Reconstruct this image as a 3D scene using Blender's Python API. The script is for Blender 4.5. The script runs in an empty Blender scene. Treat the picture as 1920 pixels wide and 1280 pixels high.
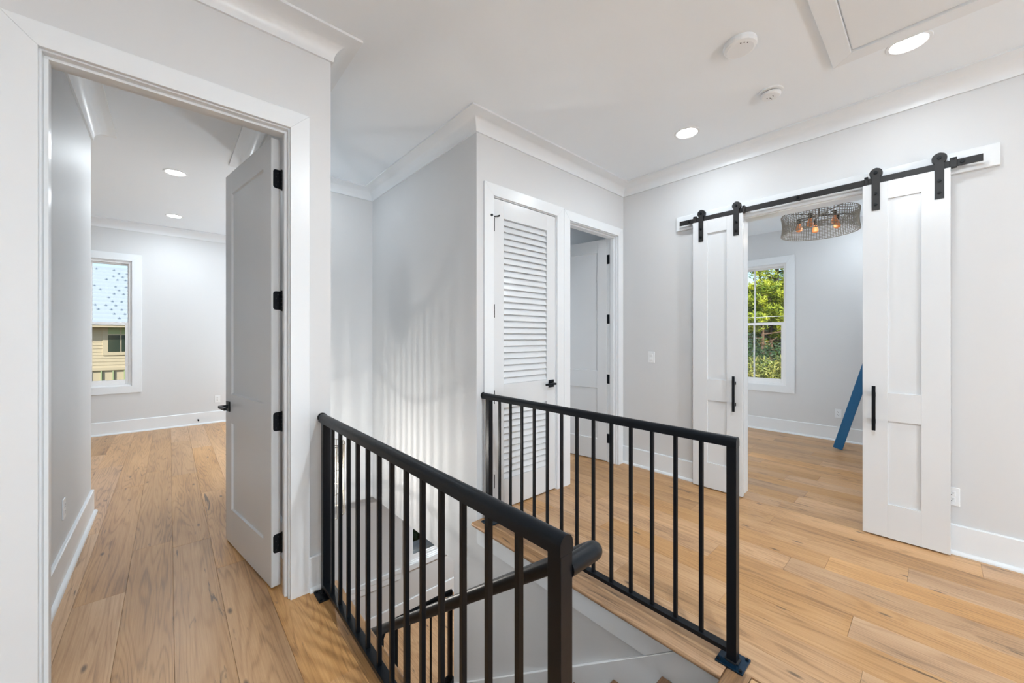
import bpy, bmesh, math, random
from mathutils import Vector, Matrix
R = math.radians
random.seed(7)
scene = bpy.context.scene
COL = scene.collection

# ------------------------------------------------------------------ camera
HZ, VX, VY, CX = 632.5, 1755.0, 317.5, 960.0
FPX = math.sqrt((VX - CX) * (CX - VY))
ALPHA = math.atan2(VX - CX, FPX)
cam_d = bpy.data.cameras.new('camera')
cam = bpy.data.objects.new('camera', cam_d)
COL.objects.link(cam)
cam.location = (0, 0, 1.36)
cam.rotation_euler = (R(90), 0, ALPHA - R(90))
cam_d.sensor_width = 36.0
cam_d.lens = FPX / 1920 * 36.0
cam_d.shift_y = (HZ - 640.0) / 1920.0
cam_d.clip_start = 0.02
cam_d.clip_end = 500
scene.camera = cam

# ------------------------------------------------------------------ world, sun, exposure
W = bpy.data.worlds.new('sky'); scene.world = W
W.use_nodes = True
wn = W.node_tree.nodes; wl = W.node_tree.links
bg = wn['Background']
sky = wn.new('ShaderNodeTexSky')
sky.sky_type = 'NISHITA'
sky.sun_disc = False
sky.sun_elevation = R(38)
sky.sun_rotation = R(225)
sky.air_density = 1.0
sky.dust_density = 0.6
wl.new(sky.outputs[0], bg.inputs[0])
bg.inputs[1].default_value = 0.15

sun_d = bpy.data.lights.new('sun', 'SUN')
sun_d.energy = 4.6
sun_d.color = (1.0, 0.93, 0.80)
sun_d.angle = R(0.6)
sun = bpy.data.objects.new('sun', sun_d); COL.objects.link(sun)
sun.rotation_euler = Vector((0.75, 0.55, -0.62)).to_track_quat('-Z', 'Y').to_euler()
sun.location = (-8, -8, 12)

vs = scene.view_settings
vs.view_transform = 'Standard'
vs.look = 'None'
vs.exposure = 0.60
vs.gamma = 1.0
vs.use_curve_mapping = False

scene.cycles.max_bounces = 10
scene.cycles.diffuse_bounces = 6
scene.cycles.caustics_reflective = False
scene.cycles.caustics_refractive = False
LAMP = 8.0          # radiant power of one recessed lamp

# ------------------------------------------------------------------ materials
def new_mat(name):
    m = bpy.data.materials.new(name); m.use_nodes = True
    return m, m.node_tree.nodes, m.node_tree.links, m.node_tree.nodes['Principled BSDF']

def paint(name, col, rough=0.5, bump=0.02, scale=220.0, spec=0.4):
    m, n, l, b = new_mat(name)
    b.inputs['Base Color'].default_value = (*col, 1)
    b.inputs['Roughness'].default_value = rough
    b.inputs['Specular IOR Level'].default_value = spec
    tc = n.new('ShaderNodeNewGeometry')
    t = n.new('ShaderNodeTexNoise'); t.inputs['Scale'].default_value = scale; t.inputs['Detail'].default_value = 3
    l.new(tc.outputs['Position'], t.inputs['Vector'])
    bp = n.new('ShaderNodeBump'); bp.inputs['Strength'].default_value = bump; bp.inputs['Distance'].default_value = 0.004
    l.new(t.outputs['Fac'], bp.inputs['Height']); l.new(bp.outputs['Normal'], b.inputs['Normal'])
    # faint tonal drift of the paint film
    t2 = n.new('ShaderNodeTexNoise'); t2.inputs['Scale'].default_value = 1.3
    l.new(tc.outputs['Position'], t2.inputs['Vector'])
    mx = n.new('ShaderNodeMix'); mx.data_type = 'RGBA'
    mx.inputs['A'].default_value = (*[c * 0.985 for c in col], 1); mx.inputs['B'].default_value = (*col, 1)
    l.new(t2.outputs['Fac'], mx.inputs['Factor']); l.new(mx.outputs['Result'], b.inputs['Base Color'])
    return m

def simple(name, col, rough=0.5, metal=0.0, spec=0.5, noise=0.0):
    m, n, l, b = new_mat(name)
    b.inputs['Base Color'].default_value = (*col, 1)
    b.inputs['Roughness'].default_value = rough
    b.inputs['Metallic'].default_value = metal
    b.inputs['Specular IOR Level'].default_value = spec
    tc = n.new('ShaderNodeNewGeometry')
    t = n.new('ShaderNodeTexNoise'); t.inputs['Scale'].default_value = 90; t.inputs['Detail'].default_value = 4
    l.new(tc.outputs['Position'], t.inputs['Vector'])
    mr = n.new('ShaderNodeMapRange'); mr.inputs['To Min'].default_value = max(0, rough - 0.06); mr.inputs['To Max'].default_value = rough + 0.06
    l.new(t.outputs['Fac'], mr.inputs['Value']); l.new(mr.outputs['Result'], b.inputs['Roughness'])
    if noise:
        mx = n.new('ShaderNodeMix'); mx.data_type = 'RGBA'
        mx.inputs['A'].default_value = (*[c * (1 - noise) for c in col], 1)
        mx.inputs['B'].default_value = (*[min(1, c * (1 + noise)) for c in col], 1)
        l.new(t.outputs['Fac'], mx.inputs['Factor']); l.new(mx.outputs['Result'], b.inputs['Base Color'])
    return m

def emitter(name, col, strength):
    m, n, l, b = new_mat(name)
    b.inputs['Base Color'].default_value = (*col, 1)
    b.inputs['Emission Color'].default_value = (*col, 1)
    b.inputs['Emission Strength'].default_value = strength
    return m

def glass_mat(name, tint=(0.97, 0.99, 0.99)):
    m, n, l, b = new_mat(name)
    n.remove(b)
    out = n['Material Output']
    tr = n.new('ShaderNodeBsdfTransparent'); tr.inputs[0].default_value = (*tint, 1)
    gl = n.new('ShaderNodeBsdfGlossy'); gl.inputs['Roughness'].default_value = 0.02
    fr = n.new('ShaderNodeFresnel'); fr.inputs['IOR'].default_value = 1.3
    mx = n.new('ShaderNodeMixShader')
    l.new(fr.outputs[0], mx.inputs[0]); l.new(tr.outputs[0], mx.inputs[1]); l.new(gl.outputs[0], mx.inputs[2])
    l.new(mx.outputs[0], out.inputs['Surface'])
    return m

def oak(name, axis='Y', dark=(0.17, 0.085, 0.037), mid=(0.495, 0.276, 0.119), light=(0.69, 0.428, 0.216), rough=0.33, vary=1.0):
    """wide oak plank: grain runs along one axis, every board has its own tint"""
    m, n, l, b = new_mat(name)
    geo = n.new('ShaderNodeNewGeometry'); oi = n.new('ShaderNodeObjectInfo')
    sep = n.new('ShaderNodeSeparateXYZ'); l.new(geo.outputs['Position'], sep.inputs[0])
    across, along = ('X', 'Y') if axis == 'Y' else ('Y', 'X')
    rnd = n.new('ShaderNodeMath'); rnd.operation = 'MULTIPLY'; rnd.inputs[1].default_value = 61.0
    l.new(oi.outputs['Random'], rnd.inputs[0])
    def comb(sa, sl):
        a = n.new('ShaderNodeMath'); a.operation = 'MULTIPLY_ADD'; a.inputs[1].default_value = sa
        l.new(sep.outputs[across], a.inputs[0]); l.new(rnd.outputs[0], a.inputs[2])
        c = n.new('ShaderNodeMath'); c.operation = 'MULTIPLY_ADD'; c.inputs[1].default_value = sl
        l.new(sep.outputs[along], c.inputs[0]); l.new(rnd.outputs[0], c.inputs[2])
        v = n.new('ShaderNodeCombineXYZ'); l.new(a.outputs[0], v.inputs[0]); l.new(c.outputs[0], v.inputs[1]); l.new(rnd.outputs[0], v.inputs[2])
        return v.outputs[0]
    # slow figure that bends the growth rings into cathedrals
    fig = n.new('ShaderNodeTexNoise'); fig.inputs['Scale'].default_value = 1.0; fig.inputs['Detail'].default_value = 2.0; fig.inputs['Distortion'].default_value = 0.35
    l.new(comb(7.0, 0.42), fig.inputs['Vector'])
    mul = n.new('ShaderNodeMath'); mul.operation = 'MULTIPLY'; mul.inputs[1].default_value = 20.0
    l.new(fig.outputs['Fac'], mul.inputs[0])
    fr = n.new('ShaderNodeMath'); fr.operation = 'PINGPONG'; fr.inputs[1].default_value = 0.5
    l.new(mul.outputs[0], fr.inputs[0])
    ring = n.new('ShaderNodeMapRange'); ring.interpolation_type = 'SMOOTHSTEP'
    ring.inputs['From Min'].default_value = 0.0; ring.inputs['From Max'].default_value = 0.30
    l.new(fr.outputs[0], ring.inputs['Value'])
    # fine pores
    por = n.new('ShaderNodeTexNoise'); por.inputs['Scale'].default_value = 1.0; por.inputs['Detail'].default_value = 5.0; por.inputs['Roughness'].default_value = 0.65
    l.new(comb(190.0, 4.5), por.inputs['Vector'])
    # broad cloudy tone
    cl = n.new('ShaderNodeTexNoise'); cl.inputs['Scale'].default_value = 1.0; cl.inputs['Detail'].default_value = 3.0
    l.new(comb(7.0, 1.1), cl.inputs['Vector'])
    s1 = n.new('ShaderNodeMath'); s1.operation = 'MULTIPLY'; s1.inputs[1].default_value = 0.12; l.new(ring.outputs['Result'], s1.inputs[0])
    s2 = n.new('ShaderNodeMath'); s2.operation = 'MULTIPLY_ADD'; s2.inputs[1].default_value = 0.50; l.new(por.outputs['Fac'], s2.inputs[0]); l.new(s1.outputs[0], s2.inputs[2])
    s3 = n.new('ShaderNodeMath'); s3.operation = 'MULTIPLY_ADD'; s3.inputs[1].default_value = 0.50; l.new(cl.outputs['Fac'], s3.inputs[0]); l.new(s2.outputs[0], s3.inputs[2])
    ramp = n.new('ShaderNodeValToRGB'); cr = ramp.color_ramp
    cr.elements[0].position = 0.28; cr.elements[0].color = (*dark, 1)
    cr.elements[1].position = 0.86; cr.elements[1].color = (*light, 1)
    e = cr.elements.new(0.56); e.color = (*mid, 1)
    l.new(s3.outputs[0], ramp.inputs[0])
    # knots and filled cracks
    vor = n.new('ShaderNodeTexVoronoi'); vor.voronoi_dimensions = '2D'; vor.inputs['Scale'].default_value = 1.0
    l.new(comb(6.2, 2.1), vor.inputs['Vector'])
    kn = n.new('ShaderNodeMapRange'); kn.inputs['From Min'].default_value = 0.025; kn.inputs['From Max'].default_value = 0.075
    l.new(vor.outputs['Distance'], kn.inputs['Value'])
    msk = n.new('ShaderNodeMath'); msk.operation = 'GREATER_THAN'; msk.inputs[1].default_value = 0.76
    sp2 = n.new('ShaderNodeSeparateXYZ'); l.new(vor.outputs['Color'], sp2.inputs[0]); l.new(sp2.outputs[0], msk.inputs[0])
    inv = n.new('ShaderNodeMath'); inv.operation = 'SUBTRACT'; inv.inputs[0].default_value = 1.0; l.new(kn.outputs['Result'], inv.inputs[1])
    kf = n.new('ShaderNodeMath'); kf.operation = 'MULTIPLY'; l.new(inv.outputs[0], kf.inputs[0]); l.new(msk.outputs[0], kf.inputs[1])
    kc = n.new('ShaderNodeTexNoise'); kc.inputs['Scale'].default_value = 1.0; kc.inputs['Detail'].default_value = 4; kc.inputs['Distortion'].default_value = 1.2
    l.new(comb(26.0, 2.6), kc.inputs['Vector'])
    kcr = n.new('ShaderNodeMapRange'); kcr.inputs['From Min'].default_value = 0.655; kcr.inputs['From Max'].default_value = 0.73
    l.new(kc.outputs['Fac'], kcr.inputs['Value'])
    kmx = n.new('ShaderNodeMath'); kmx.operation = 'MAXIMUM'; l.new(kf.outputs[0], kmx.inputs[0]); l.new(kcr.outputs['Result'], kmx.inputs[1])
    k8 = n.new('ShaderNodeMath'); k8.operation = 'MULTIPLY'; k8.inputs[1].default_value = 0.75; l.new(kmx.outputs[0], k8.inputs[0])
    mk = n.new('ShaderNodeMix'); mk.data_type = 'RGBA'; mk.inputs['B'].default_value = (0.045, 0.030, 0.022, 1)
    l.new(k8.outputs[0], mk.inputs['Factor']); l.new(ramp.outputs[0], mk.inputs['A'])
    # board to board tint
    hsv = n.new('ShaderNodeHueSaturation')
    v1 = n.new('ShaderNodeMapRange'); v1.inputs['To Min'].default_value = 1 - 0.17 * vary; v1.inputs['To Max'].default_value = 1 + 0.13 * vary
    l.new(oi.outputs['Random'], v1.inputs['Value']); l.new(v1.outputs['Result'], hsv.inputs['Value'])
    f2 = n.new('ShaderNodeMath'); f2.operation = 'FRACT'; l.new(rnd.outputs[0], f2.inputs[0])
    v2 = n.new('ShaderNodeMapRange'); v2.inputs['To Min'].default_value = 0.86; v2.inputs['To Max'].default_value = 1.08
    l.new(f2.outputs[0], v2.inputs['Value']); l.new(v2.outputs['Result'], hsv.inputs['Saturation'])
    l.new(mk.outputs['Result'], hsv.inputs['Color']); l.new(hsv.outputs[0], b.inputs['Base Color'])
    mr = n.new('ShaderNodeMapRange'); mr.inputs['To Min'].default_value = rough - 0.06; mr.inputs['To Max'].default_value = rough + 0.10
    l.new(por.outputs['Fac'], mr.inputs['Value']); l.new(mr.outputs['Result'], b.inputs['Roughness'])
    bp = n.new('ShaderNodeBump'); bp.inputs['Strength'].default_value = 0.12; bp.inputs['Distance'].default_value = 0.003
    l.new(s2.outputs[0], bp.inputs['Height']); l.new(bp.outputs['Normal'], b.inputs['Normal'])
    b.inputs['Specular IOR Level'].default_value = 0.45
    return m

M = {}
M['wall'] = paint('wall_paint', (0.650, 0.664, 0.677), 0.55)
M['ceil'] = paint('ceiling_paint', (0.825, 0.880, 0.930), 0.7)
M['trim'] = paint('trim_paint', (0.765, 0.80, 0.83), 0.30, 0.01, 60)
M['door'] = paint('door_paint', (0.685, 0.71, 0.733), 0.24, 0.012, 70, 0.5)
M['oak'] = oak('oak_floor', 'Y')
NOSE = dict(dark=(0.12, 0.066, 0.034), mid=(0.33, 0.186, 0.088), light=(0.50, 0.30, 0.15))
M['oakn'] = oak('oak_nosing', 'Y', **NOSE)
M['oakx'] = oak('oak_nosing_across', 'X', **NOSE)
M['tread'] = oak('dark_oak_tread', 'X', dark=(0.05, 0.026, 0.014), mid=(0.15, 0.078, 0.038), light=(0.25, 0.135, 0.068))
M['oaksub'] = oak('oak_underlay', 'Y', vary=0)
M['black'] = simple('black_powder_coat', (0.0035, 0.0055, 0.0085), 0.36, 0.0, 0.22)  # slight blue in the black mimics sky reflected on the railings
M['iron'] = simple('black_iron', (0.016, 0.016, 0.017), 0.45, 0.0, 0.4)
M['plate'] = simple('black_steel_sky_tint', (0.006, 0.028, 0.058), 0.18, 0.5, 0.6)  # blue in the colour paints the sky's reflection on the far base plates
M['plastic'] = simple('white_plastic', (0.77, 0.80, 0.825), 0.35)
M['slot'] = simple('dark_slot', (0.03, 0.03, 0.03), 0.6)
M['vinyl'] = simple('white_vinyl', (0.84, 0.85, 0.86), 0.32)
M['glass'] = glass_mat('window_glass')
M['wire'] = simple('weathered_wire', (0.27, 0.247, 0.212), 0.45, 0.3)
M['brass'] = simple('dark_bronze', (0.05, 0.045, 0.04), 0.4, 0.7)
M['bulb'] = emitter('amber_bulb', (0.55, 0.20, 0.07), 0.25)
M['lens'] = emitter('lamp_lens', (1.0, 0.985, 0.965), 9.0)
M['blue'] = simple('blue_paint', (0.010, 0.115, 0.265), 0.42, 0.0, 0.5, 0.08)
M['siding'] = simple('cream_siding', (0.50, 0.425, 0.30), 0.7, 0, 0.3, 0.05)
M['green'] = simple('sage_trim', (0.33, 0.40, 0.22), 0.6, 0, 0.3, 0.06)
M['darkglass'] = simple('dark_glass', (0.03, 0.045, 0.03), 0.12)
M['shingle'] = simple('pale_shingle', (0.42, 0.48, 0.54), 0.5, 0, 0.4, 0.12)
M['bark'] = simple('pine_bark', (0.16, 0.10, 0.065), 0.85, 0, 0.2, 0.35)
M['barkd'] = simple('dark_bark', (0.045, 0.04, 0.035), 0.85, 0, 0.2, 0.35)
M['board'] = simple('white_boards', (0.88, 0.93, 0.97), 0.5, 0, 0.4, 0.03)
M['ground'] = simple('forest_ground', (0.10, 0.085, 0.04), 0.95, 0, 0.1, 0.4)

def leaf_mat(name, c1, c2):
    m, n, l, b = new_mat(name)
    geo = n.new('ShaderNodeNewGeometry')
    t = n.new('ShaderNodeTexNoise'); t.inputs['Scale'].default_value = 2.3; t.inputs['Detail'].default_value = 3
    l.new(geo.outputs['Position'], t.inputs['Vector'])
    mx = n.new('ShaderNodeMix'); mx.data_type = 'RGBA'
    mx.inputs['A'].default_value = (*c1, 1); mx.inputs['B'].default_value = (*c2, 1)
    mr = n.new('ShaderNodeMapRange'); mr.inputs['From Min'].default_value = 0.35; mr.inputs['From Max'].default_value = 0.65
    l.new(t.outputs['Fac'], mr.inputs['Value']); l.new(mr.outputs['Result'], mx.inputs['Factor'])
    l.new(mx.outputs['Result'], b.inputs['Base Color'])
    b.inputs['Roughness'].default_value = 0.6
    b.inputs['Transmission Weight'].default_value = 0.0
    return m
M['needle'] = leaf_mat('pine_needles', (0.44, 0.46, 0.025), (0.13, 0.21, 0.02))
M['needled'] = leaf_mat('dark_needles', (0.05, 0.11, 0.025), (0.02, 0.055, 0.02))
M['brush'] = leaf_mat('undergrowth_leaves', (0.42, 0.38, 0.10), (0.14, 0.20, 0.03))

# ------------------------------------------------------------------ mesh helpers
def box(bm, x0, x1, y0, y1, z0, z1, bev=0.0):
    x0, x1 = min(x0, x1), max(x0, x1); y0, y1 = min(y0, y1), max(y0, y1); z0, z1 = min(z0, z1), max(z0, z1)
    v = [bm.verts.new(p) for p in ((x0,y0,z0),(x1,y0,z0),(x1,y1,z0),(x0,y1,z0),(x0,y0,z1),(x1,y0,z1),(x1,y1,z1),(x0,y1,z1))]
    fs = [bm.faces.new([v[i] for i in q]) for q in ((3,2,1,0),(4,5,6,7),(0,1,5,4),(1,2,6,5),(2,3,7,6),(3,0,4,7))]
    if bev:
        es = list({e for f in fs for e in f.edges})
        bmesh.ops.bevel(bm, geom=es, offset=bev, segments=1, affect='EDGES', profile=0.5)

def prism(bm, pts, axis, a, b):
    """extrude a closed 2D outline along an axis; pts are the two other coordinates in xyz order"""
    def P(p, t):
        return {'X': (t, p[0], p[1]), 'Y': (p[0], t, p[1]), 'Z': (p[0], p[1], t)}[axis]
    A = [bm.verts.new(P(p, a)) for p in pts]; B = [bm.verts.new(P(p, b)) for p in pts]
    n = len(pts)
    bm.faces.new(A[::-1]); bm.faces.new(B)
    for i in range(n):
        bm.faces.new((A[i], A[(i+1) % n], B[(i+1) % n], B[i]))

def cyl(bm, c, axis, r, a, b, seg=20, r2=None):
    r2 = r if r2 is None else r2
    def P(th, rr, t):
        u, w = rr*math.cos(th), rr*math.sin(th)
        return {'X': (t, c[0]+u, c[1]+w), 'Y': (c[0]+u, t, c[1]+w), 'Z': (c[0]+u, c[1]+w, t)}[axis]
    A = [bm.verts.new(P(2*math.pi*i/seg, r, a)) for i in range(seg)]
    B = [bm.verts.new(P(2*math.pi*i/seg, r2, b)) for i in range(seg)]
    bm.faces.new(A[::-1]); bm.faces.new(B)
    for i in range(seg):
        bm.faces.new((A[i], A[(i+1) % seg], B[(i+1) % seg], B[i]))

def lathe(bm, prof, c=(0,0), seg=32):
    rings = []
    for r, z in prof:
        if r < 1e-6:
            rings.append([bm.verts.new((c[0], c[1], z))])
        else:
            rings.append([bm.verts.new((c[0]+r*math.cos(2*math.pi*i/seg), c[1]+r*math.sin(2*math.pi*i/seg), z)) for i in range(seg)])
    for a, b in zip(rings, rings[1:]):
        if len(a) == 1 and len(b) == 1: continue
        for i in range(seg):
            j = (i+1) % seg
            if len(a) == 1: bm.faces.new((a[0], b[j], b[i]))
            elif len(b) == 1: bm.faces.new((a[i], a[j], b[0]))
            else: bm.faces.new((a[i], a[j], b[j], b[i]))

def tube(bm, pts, r, seg=14, cap=True):
    pts = [Vector(p) for p in pts]; rings = []
    up = None
    for i, p in enumerate(pts):
        if i == 0: d = pts[1]-pts[0]
        elif i == len(pts)-1: d = pts[-1]-pts[-2]
        else: d = (pts[i+1]-p).normalized() + (p-pts[i-1]).normalized()
        d.normalize()
        if up is None:
            up = Vector((0,0,1)) if abs(d.z) < 0.9 else Vector((1,0,0))
        a = d.cross(up).normalized(); up = a.cross(d).normalized()
        rr = r[i] if isinstance(r, (list, tuple)) else r
        k = 1.0
        if 0 < i < len(pts)-1:
            c = max(0.3, (pts[i+1]-p).normalized().dot(d)); k = 1.0 / c
        # widen in the bend plane for a true mitre
        rings.append([bm.verts.new(p + (a*math.cos(t)+up*math.sin(t))*rr) for t in [2*math.pi*j/seg for j in range(seg)]])
    for A, B in zip(rings, rings[1:]):
        for j in range(seg):
            bm.faces.new((A[j], A[(j+1) % seg], B[(j+1) % seg], B[j]))
    if cap:
        bm.faces.new(rings[0][::-1]); bm.faces.new(rings[-1])

def sweep(bm, prof, path, side=-1, z0=0.0):
    """closed profile (distance from wall, height) mitred round a plan polyline"""
    n = len(path); P = [Vector(p) for p in path]
    nor = []
    for i in range(n-1):
        d = (P[i+1]-P[i]).normalized(); nor.append(Vector((-d.y, d.x)) * (1 if side > 0 else -1))
    off = []
    for i in range(n):
        if i == 0: off.append(nor[0])
        elif i == n-1: off.append(nor[-1])
        else: off.append((nor[i-1]+nor[i]) / (1+nor[i-1].dot(nor[i])))
    rings = [[bm.verts.new((P[i].x+off[i].x*d, P[i].y+off[i].y*d, z0+z)) for d, z in prof] for i in range(n)]
    k = len(prof)
    for A, B in zip(rings, rings[1:]):
        for j in range(k):
            bm.faces.new((A[j], A[(j+1) % k], B[(j+1) % k], B[j]))
    bm.faces.new(rings[0]); bm.faces.new(rings[-1][::-1])

def smooth_by_angle(me, deg=35):
    bm = bmesh.new(); bm.from_mesh(me)
    lim = R(deg)
    for f in bm.faces: f.smooth = True
    for e in bm.edges:
        if len(e.link_faces) == 2 and e.calc_face_angle(0) > lim: e.smooth = False
    bm.to_mesh(me); bm.free()

def mk(name, bm, mat, parent=None, local=False, smooth=False, label=None):
    bmesh.ops.recalc_face_normals(bm, faces=bm.faces[:])
    if parent is not None and not local:
        off = Vector((0, 0, 0)); q = parent
        while q is not None: off += q.location; q = q.parent
        bmesh.ops.translate(bm, verts=bm.verts[:], vec=-off)
    me = bpy.data.meshes.new(name); bm.to_mesh(me); bm.free()
    if smooth: smooth_by_angle(me)
    me.materials.append(mat)
    o = bpy.data.objects.new(name, me); COL.objects.link(o)
    if parent is not None: o.parent = parent
    if label: o['label'] = label
    return o

def inst(name, me, parent, loc=(0,0,0), rot=(0,0,0), scale=None):
    o = bpy.data.objects.new(name, me); COL.objects.link(o); o.parent = parent
    o.location = loc; o.rotation_euler = rot
    if scale: o.scale = scale
    return o

def empty(name, loc, rotz=0.0, label=None, cat=None, group=None, kind=None):
    o = bpy.data.objects.new(name, None); COL.objects.link(o)
    o.location = loc; o.rotation_euler = (0, 0, rotz); o.empty_display_size = 0.1
    return tag(o, label, cat, group, kind)

def tag(o, label=None, cat=None, group=None, kind=None):
    if label: o['label'] = label
    if cat: o['category'] = cat
    if group: o['group'] = group
    if kind: o['kind'] = kind
    return o

def B(name, mat, parent, *b, bev=0.0, local=False, label=None):
    bm = bmesh.new(); box(bm, *b, bev=bev)
    return mk(name, bm, mat, parent, local, label=label)

def wall(name, axis, p0, p1, u0, u1, z0, z1, holes=(), extra=(), mat='wall', label=None):
    bm = bmesh.new()
    us = sorted({u0, u1, *[h[0] for h in holes], *[h[1] for h in holes]})
    zs = sorted({z0, z1, *[h[2] for h in holes], *[h[3] for h in holes]})
    for a, b in zip(us, us[1:]):
        for c, d in zip(zs, zs[1:]):
            um, zm = (a+b)/2, (c+d)/2
            if any(h[0] < um < h[1] and h[2] < zm < h[3] for h in holes): continue
            if axis == 'Y': box(bm, a, b, p0, p1, c, d)
            else: box(bm, p0, p1, a, b, c, d)
    for e in extra: box(bm, *e)
    bmesh.ops.remove_doubles(bm, verts=bm.verts[:], dist=1e-5)
    # drop inner double faces between cells
    seen = {}
    for f in bm.faces[:]:
        k = tuple(sorted(v.index for v in f.verts)) if False else frozenset(v for v in f.verts)
        seen.setdefault(k, []).append(f)
    dead = [f for fs in seen.values() if len(fs) > 1 for f in fs]
    if dead: bmesh.ops.delete(bm, geom=dead, context='FACES')
    return tag(mk(name, bm, M[mat]), label, 'wall', kind='structure')

# ------------------------------------------------------------------ key dimensions
CH = 3.0                       # ceiling
YL, YLB = 2.25, 2.375          # left wall, hall face and bedroom face
YC, YCB = 2.285, 2.405         # closet wall
XR, XRB = 3.69, 3.81           # barn door wall
SX0, SX1, SYB = 0.667, 1.70, 4.24   # stairwell
YBF = 7.72                     # bedroom far wall
XF = 6.55                      # far room end wall
LZ = -2.2                      # stair landing level

# ------------------------------------------------------------------ shell
wall('wall_left', 'Y', YL, YLB, -2.3, SX0, 0, CH, [(-0.375, 0.480, 0, 2.462)], label='light grey wall around the bedroom doorway')
wall('wall_closet', 'Y', YC, YCB, SX1, XR, 0, CH, [(1.840, 2.598, 0, 2.462), (2.752, 3.580, 0, 2.462)], label='light grey wall holding the louvered door')
wall('wall_right', 'X', XR, XRB, -5.2, 4.3, 0, CH, [(0.300, 1.133, 0, 2.398)], label='light grey wall behind the sliding barn doors')
wall('wall_stair_right', 'X', SX1, 1.82, YCB, 4.36, 0, CH,
     extra=[(SX1, 1.76, 0.45, 4.36, -0.43, -0.02), (SX1, 1.82, YC, YCB, -0.02, 0.0), (SX1, 1.76, YCB, 4.36, -0.02, 0.0), (SX1, 1.82, 0.45, 2.59, -3.4, -0.43)],
     label='tall grey wall on the right of the stairwell')
wall('wall_stair_left', 'X', 0.55, SX0, YLB, 4.36, 0, CH,
     extra=[(0.61, SX0, 0.45, 4.36, -0.43, -0.02), (0.61, SX0, YL, 4.36, -0.02, 0.0), (0.55, SX0, 0.45, 4.55, -3.4, -0.43)], label='grey wall on the left of the stairwell')
wall('wall_stair_back', 'Y', SYB, 4.36, SX0, SX1, -0.43, CH, label='grey wall closing the end of the stairwell')
wall('wall_back', 'Y', -5.32, -5.2, -2.42, XRB, 0, CH, label='grey hall wall behind the camera')
wall('wall_hall_end', 'X', -2.42, -2.3, -5.2, YLB, 0, CH, label='grey end wall of the hall')
wall('wall_bedroom_entry', 'X', -0.57, -0.45, YLB, 4.36, 0, CH, label='grey wall with an outlet just inside the bedroom doorway')
wall('wall_bedroom_near', 'Y', 4.24, 4.36, -2.4, -0.57, 0, CH, label='near grey wall of the bedroom')
wall('wall_bedroom_near_right', 'Y', 4.24, 4.36, 1.82, 2.8, 0, CH, label='near grey bedroom wall behind the stairwell')
wall('wall_bedroom_far', 'Y', YBF, YBF+0.14, -2.52, 2.92, 0, CH, [(-1.205, -0.395, 0.665, 2.455)], label='pale bedroom end wall with the window')
wall('wall_bedroom_left', 'X', -2.52, -2.4, 4.24, YBF, 0, CH, label='left wall of the bedroom')
wall('wall_bedroom_right', 'X', 2.8, 2.92, 4.24, YBF, 0, CH, label='right wall of the bedroom')
wall('wall_far_room', 'X', XF, XF+0.14, 0.1, 3.42, 0, 2.9, [(1.420, 2.265, 0.665, 2.43)], label='grey far room wall with the window on the trees')
wall('wall_far_room_right', 'Y', 0.10, 0.22, XRB, XF, 0, 2.9, label='grey right wall of the far room')
wall('wall_far_room_left', 'Y', 3.30, 3.42, XRB, XF, 0, 2.9, label='grey left wall of the far room')
wall('wall_side_room', 'Y', 4.24, 4.36, 2.92, XRB, 0, CH, label='end wall of the room behind the open panel door')
wall('wall_side_room_left', 'X', 2.63, 2.70, YCB, 4.24, 0, CH, label='left wall of the room behind the open panel door')
wall('wall_lower_back', 'Y', 4.55, 4.69, 0.55, 5.1, -3.4, -0.43, [(2.30, 3.25, -1.58, -0.62)], label='white wall with a window on the lower landing')
wall('wall_lower_right', 'X', 5.0, 5.12, 0.4, 4.55, -3.4, -0.43, label='white right wall of the lower floor')
wall('wall_lower_front', 'Y', 0.3, 0.45, 0.55, 5.12, -3.4, -0.43, label='white front wall of the lower floor')

bm = bmesh.new()
box(bm, -2.6, XRB, -5.4, 8.0, CH, CH+0.15)
tag(mk('ceiling', bm, M['ceil']), 'smooth pale grey ceiling over hall, stairwell and bedroom', 'ceiling', kind='structure')
bm = bmesh.new(); box(bm, XRB, XF+0.14, 0.1, 3.42, 2.9, 3.15)
tag(mk('ceiling_far_room', bm, M['ceil']), 'flat grey ceiling of the far room', 'ceiling', kind='structure')

# floor body under the boards
bm = bmesh.new()
box(bm, -2.6, 0.61, -5.4, 8.0, -0.43, -0.020)
box(bm, 1.76, 6.75, -5.4, 8.0, -0.43, -0.020)
box(bm, 0.61, 1.76, -5.4, 0.45, -0.43, -0.020)
box(bm, 0.61, 1.76, 4.36, 8.0, -0.43, -0.020)
floor = tag(mk('floor', bm, M['oaksub']), 'wide oak plank floor running through hall, bedroom and far room', 'floor', kind='structure')

# ------------------------------------------------------------------ oak planks
PW, P0 = 0.19, 0.016
def plank(x0, x1, y0, y1):
    bm = bmesh.new(); g = 0.0004; c = 0.0007; zt = random.uniform(-0.0003, 0.0003)
    a0, a1, b0, b1 = x0+g, x1-g, y0+g, y1-g
    lo = [bm.verts.new(p) for p in ((a0,b0,-0.0195),(a1,b0,-0.0195),(a1,b1,-0.0195),(a0,b1,-0.0195))]
    mi = [bm.verts.new(p) for p in ((a0,b0,zt-c),(a1,b0,zt-c),(a1,b1,zt-c),(a0,b1,zt-c))]
    hi = [bm.verts.new(p) for p in ((a0+c,b0+c,zt),(a1-c,b0+c,zt),(a1-c,b1-c,zt),(a0+c,b1-c,zt))]
    bm.faces.new(hi); bm.faces.new(lo[::-1])
    for A, Bq in ((lo, mi), (mi, hi)):
        for i in range(4):
            j = (i+1) % 4; bm.faces.new((A[i], A[j], Bq[j], Bq[i]))
    return mk('plank', bm, M['oak'], floor)

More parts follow.
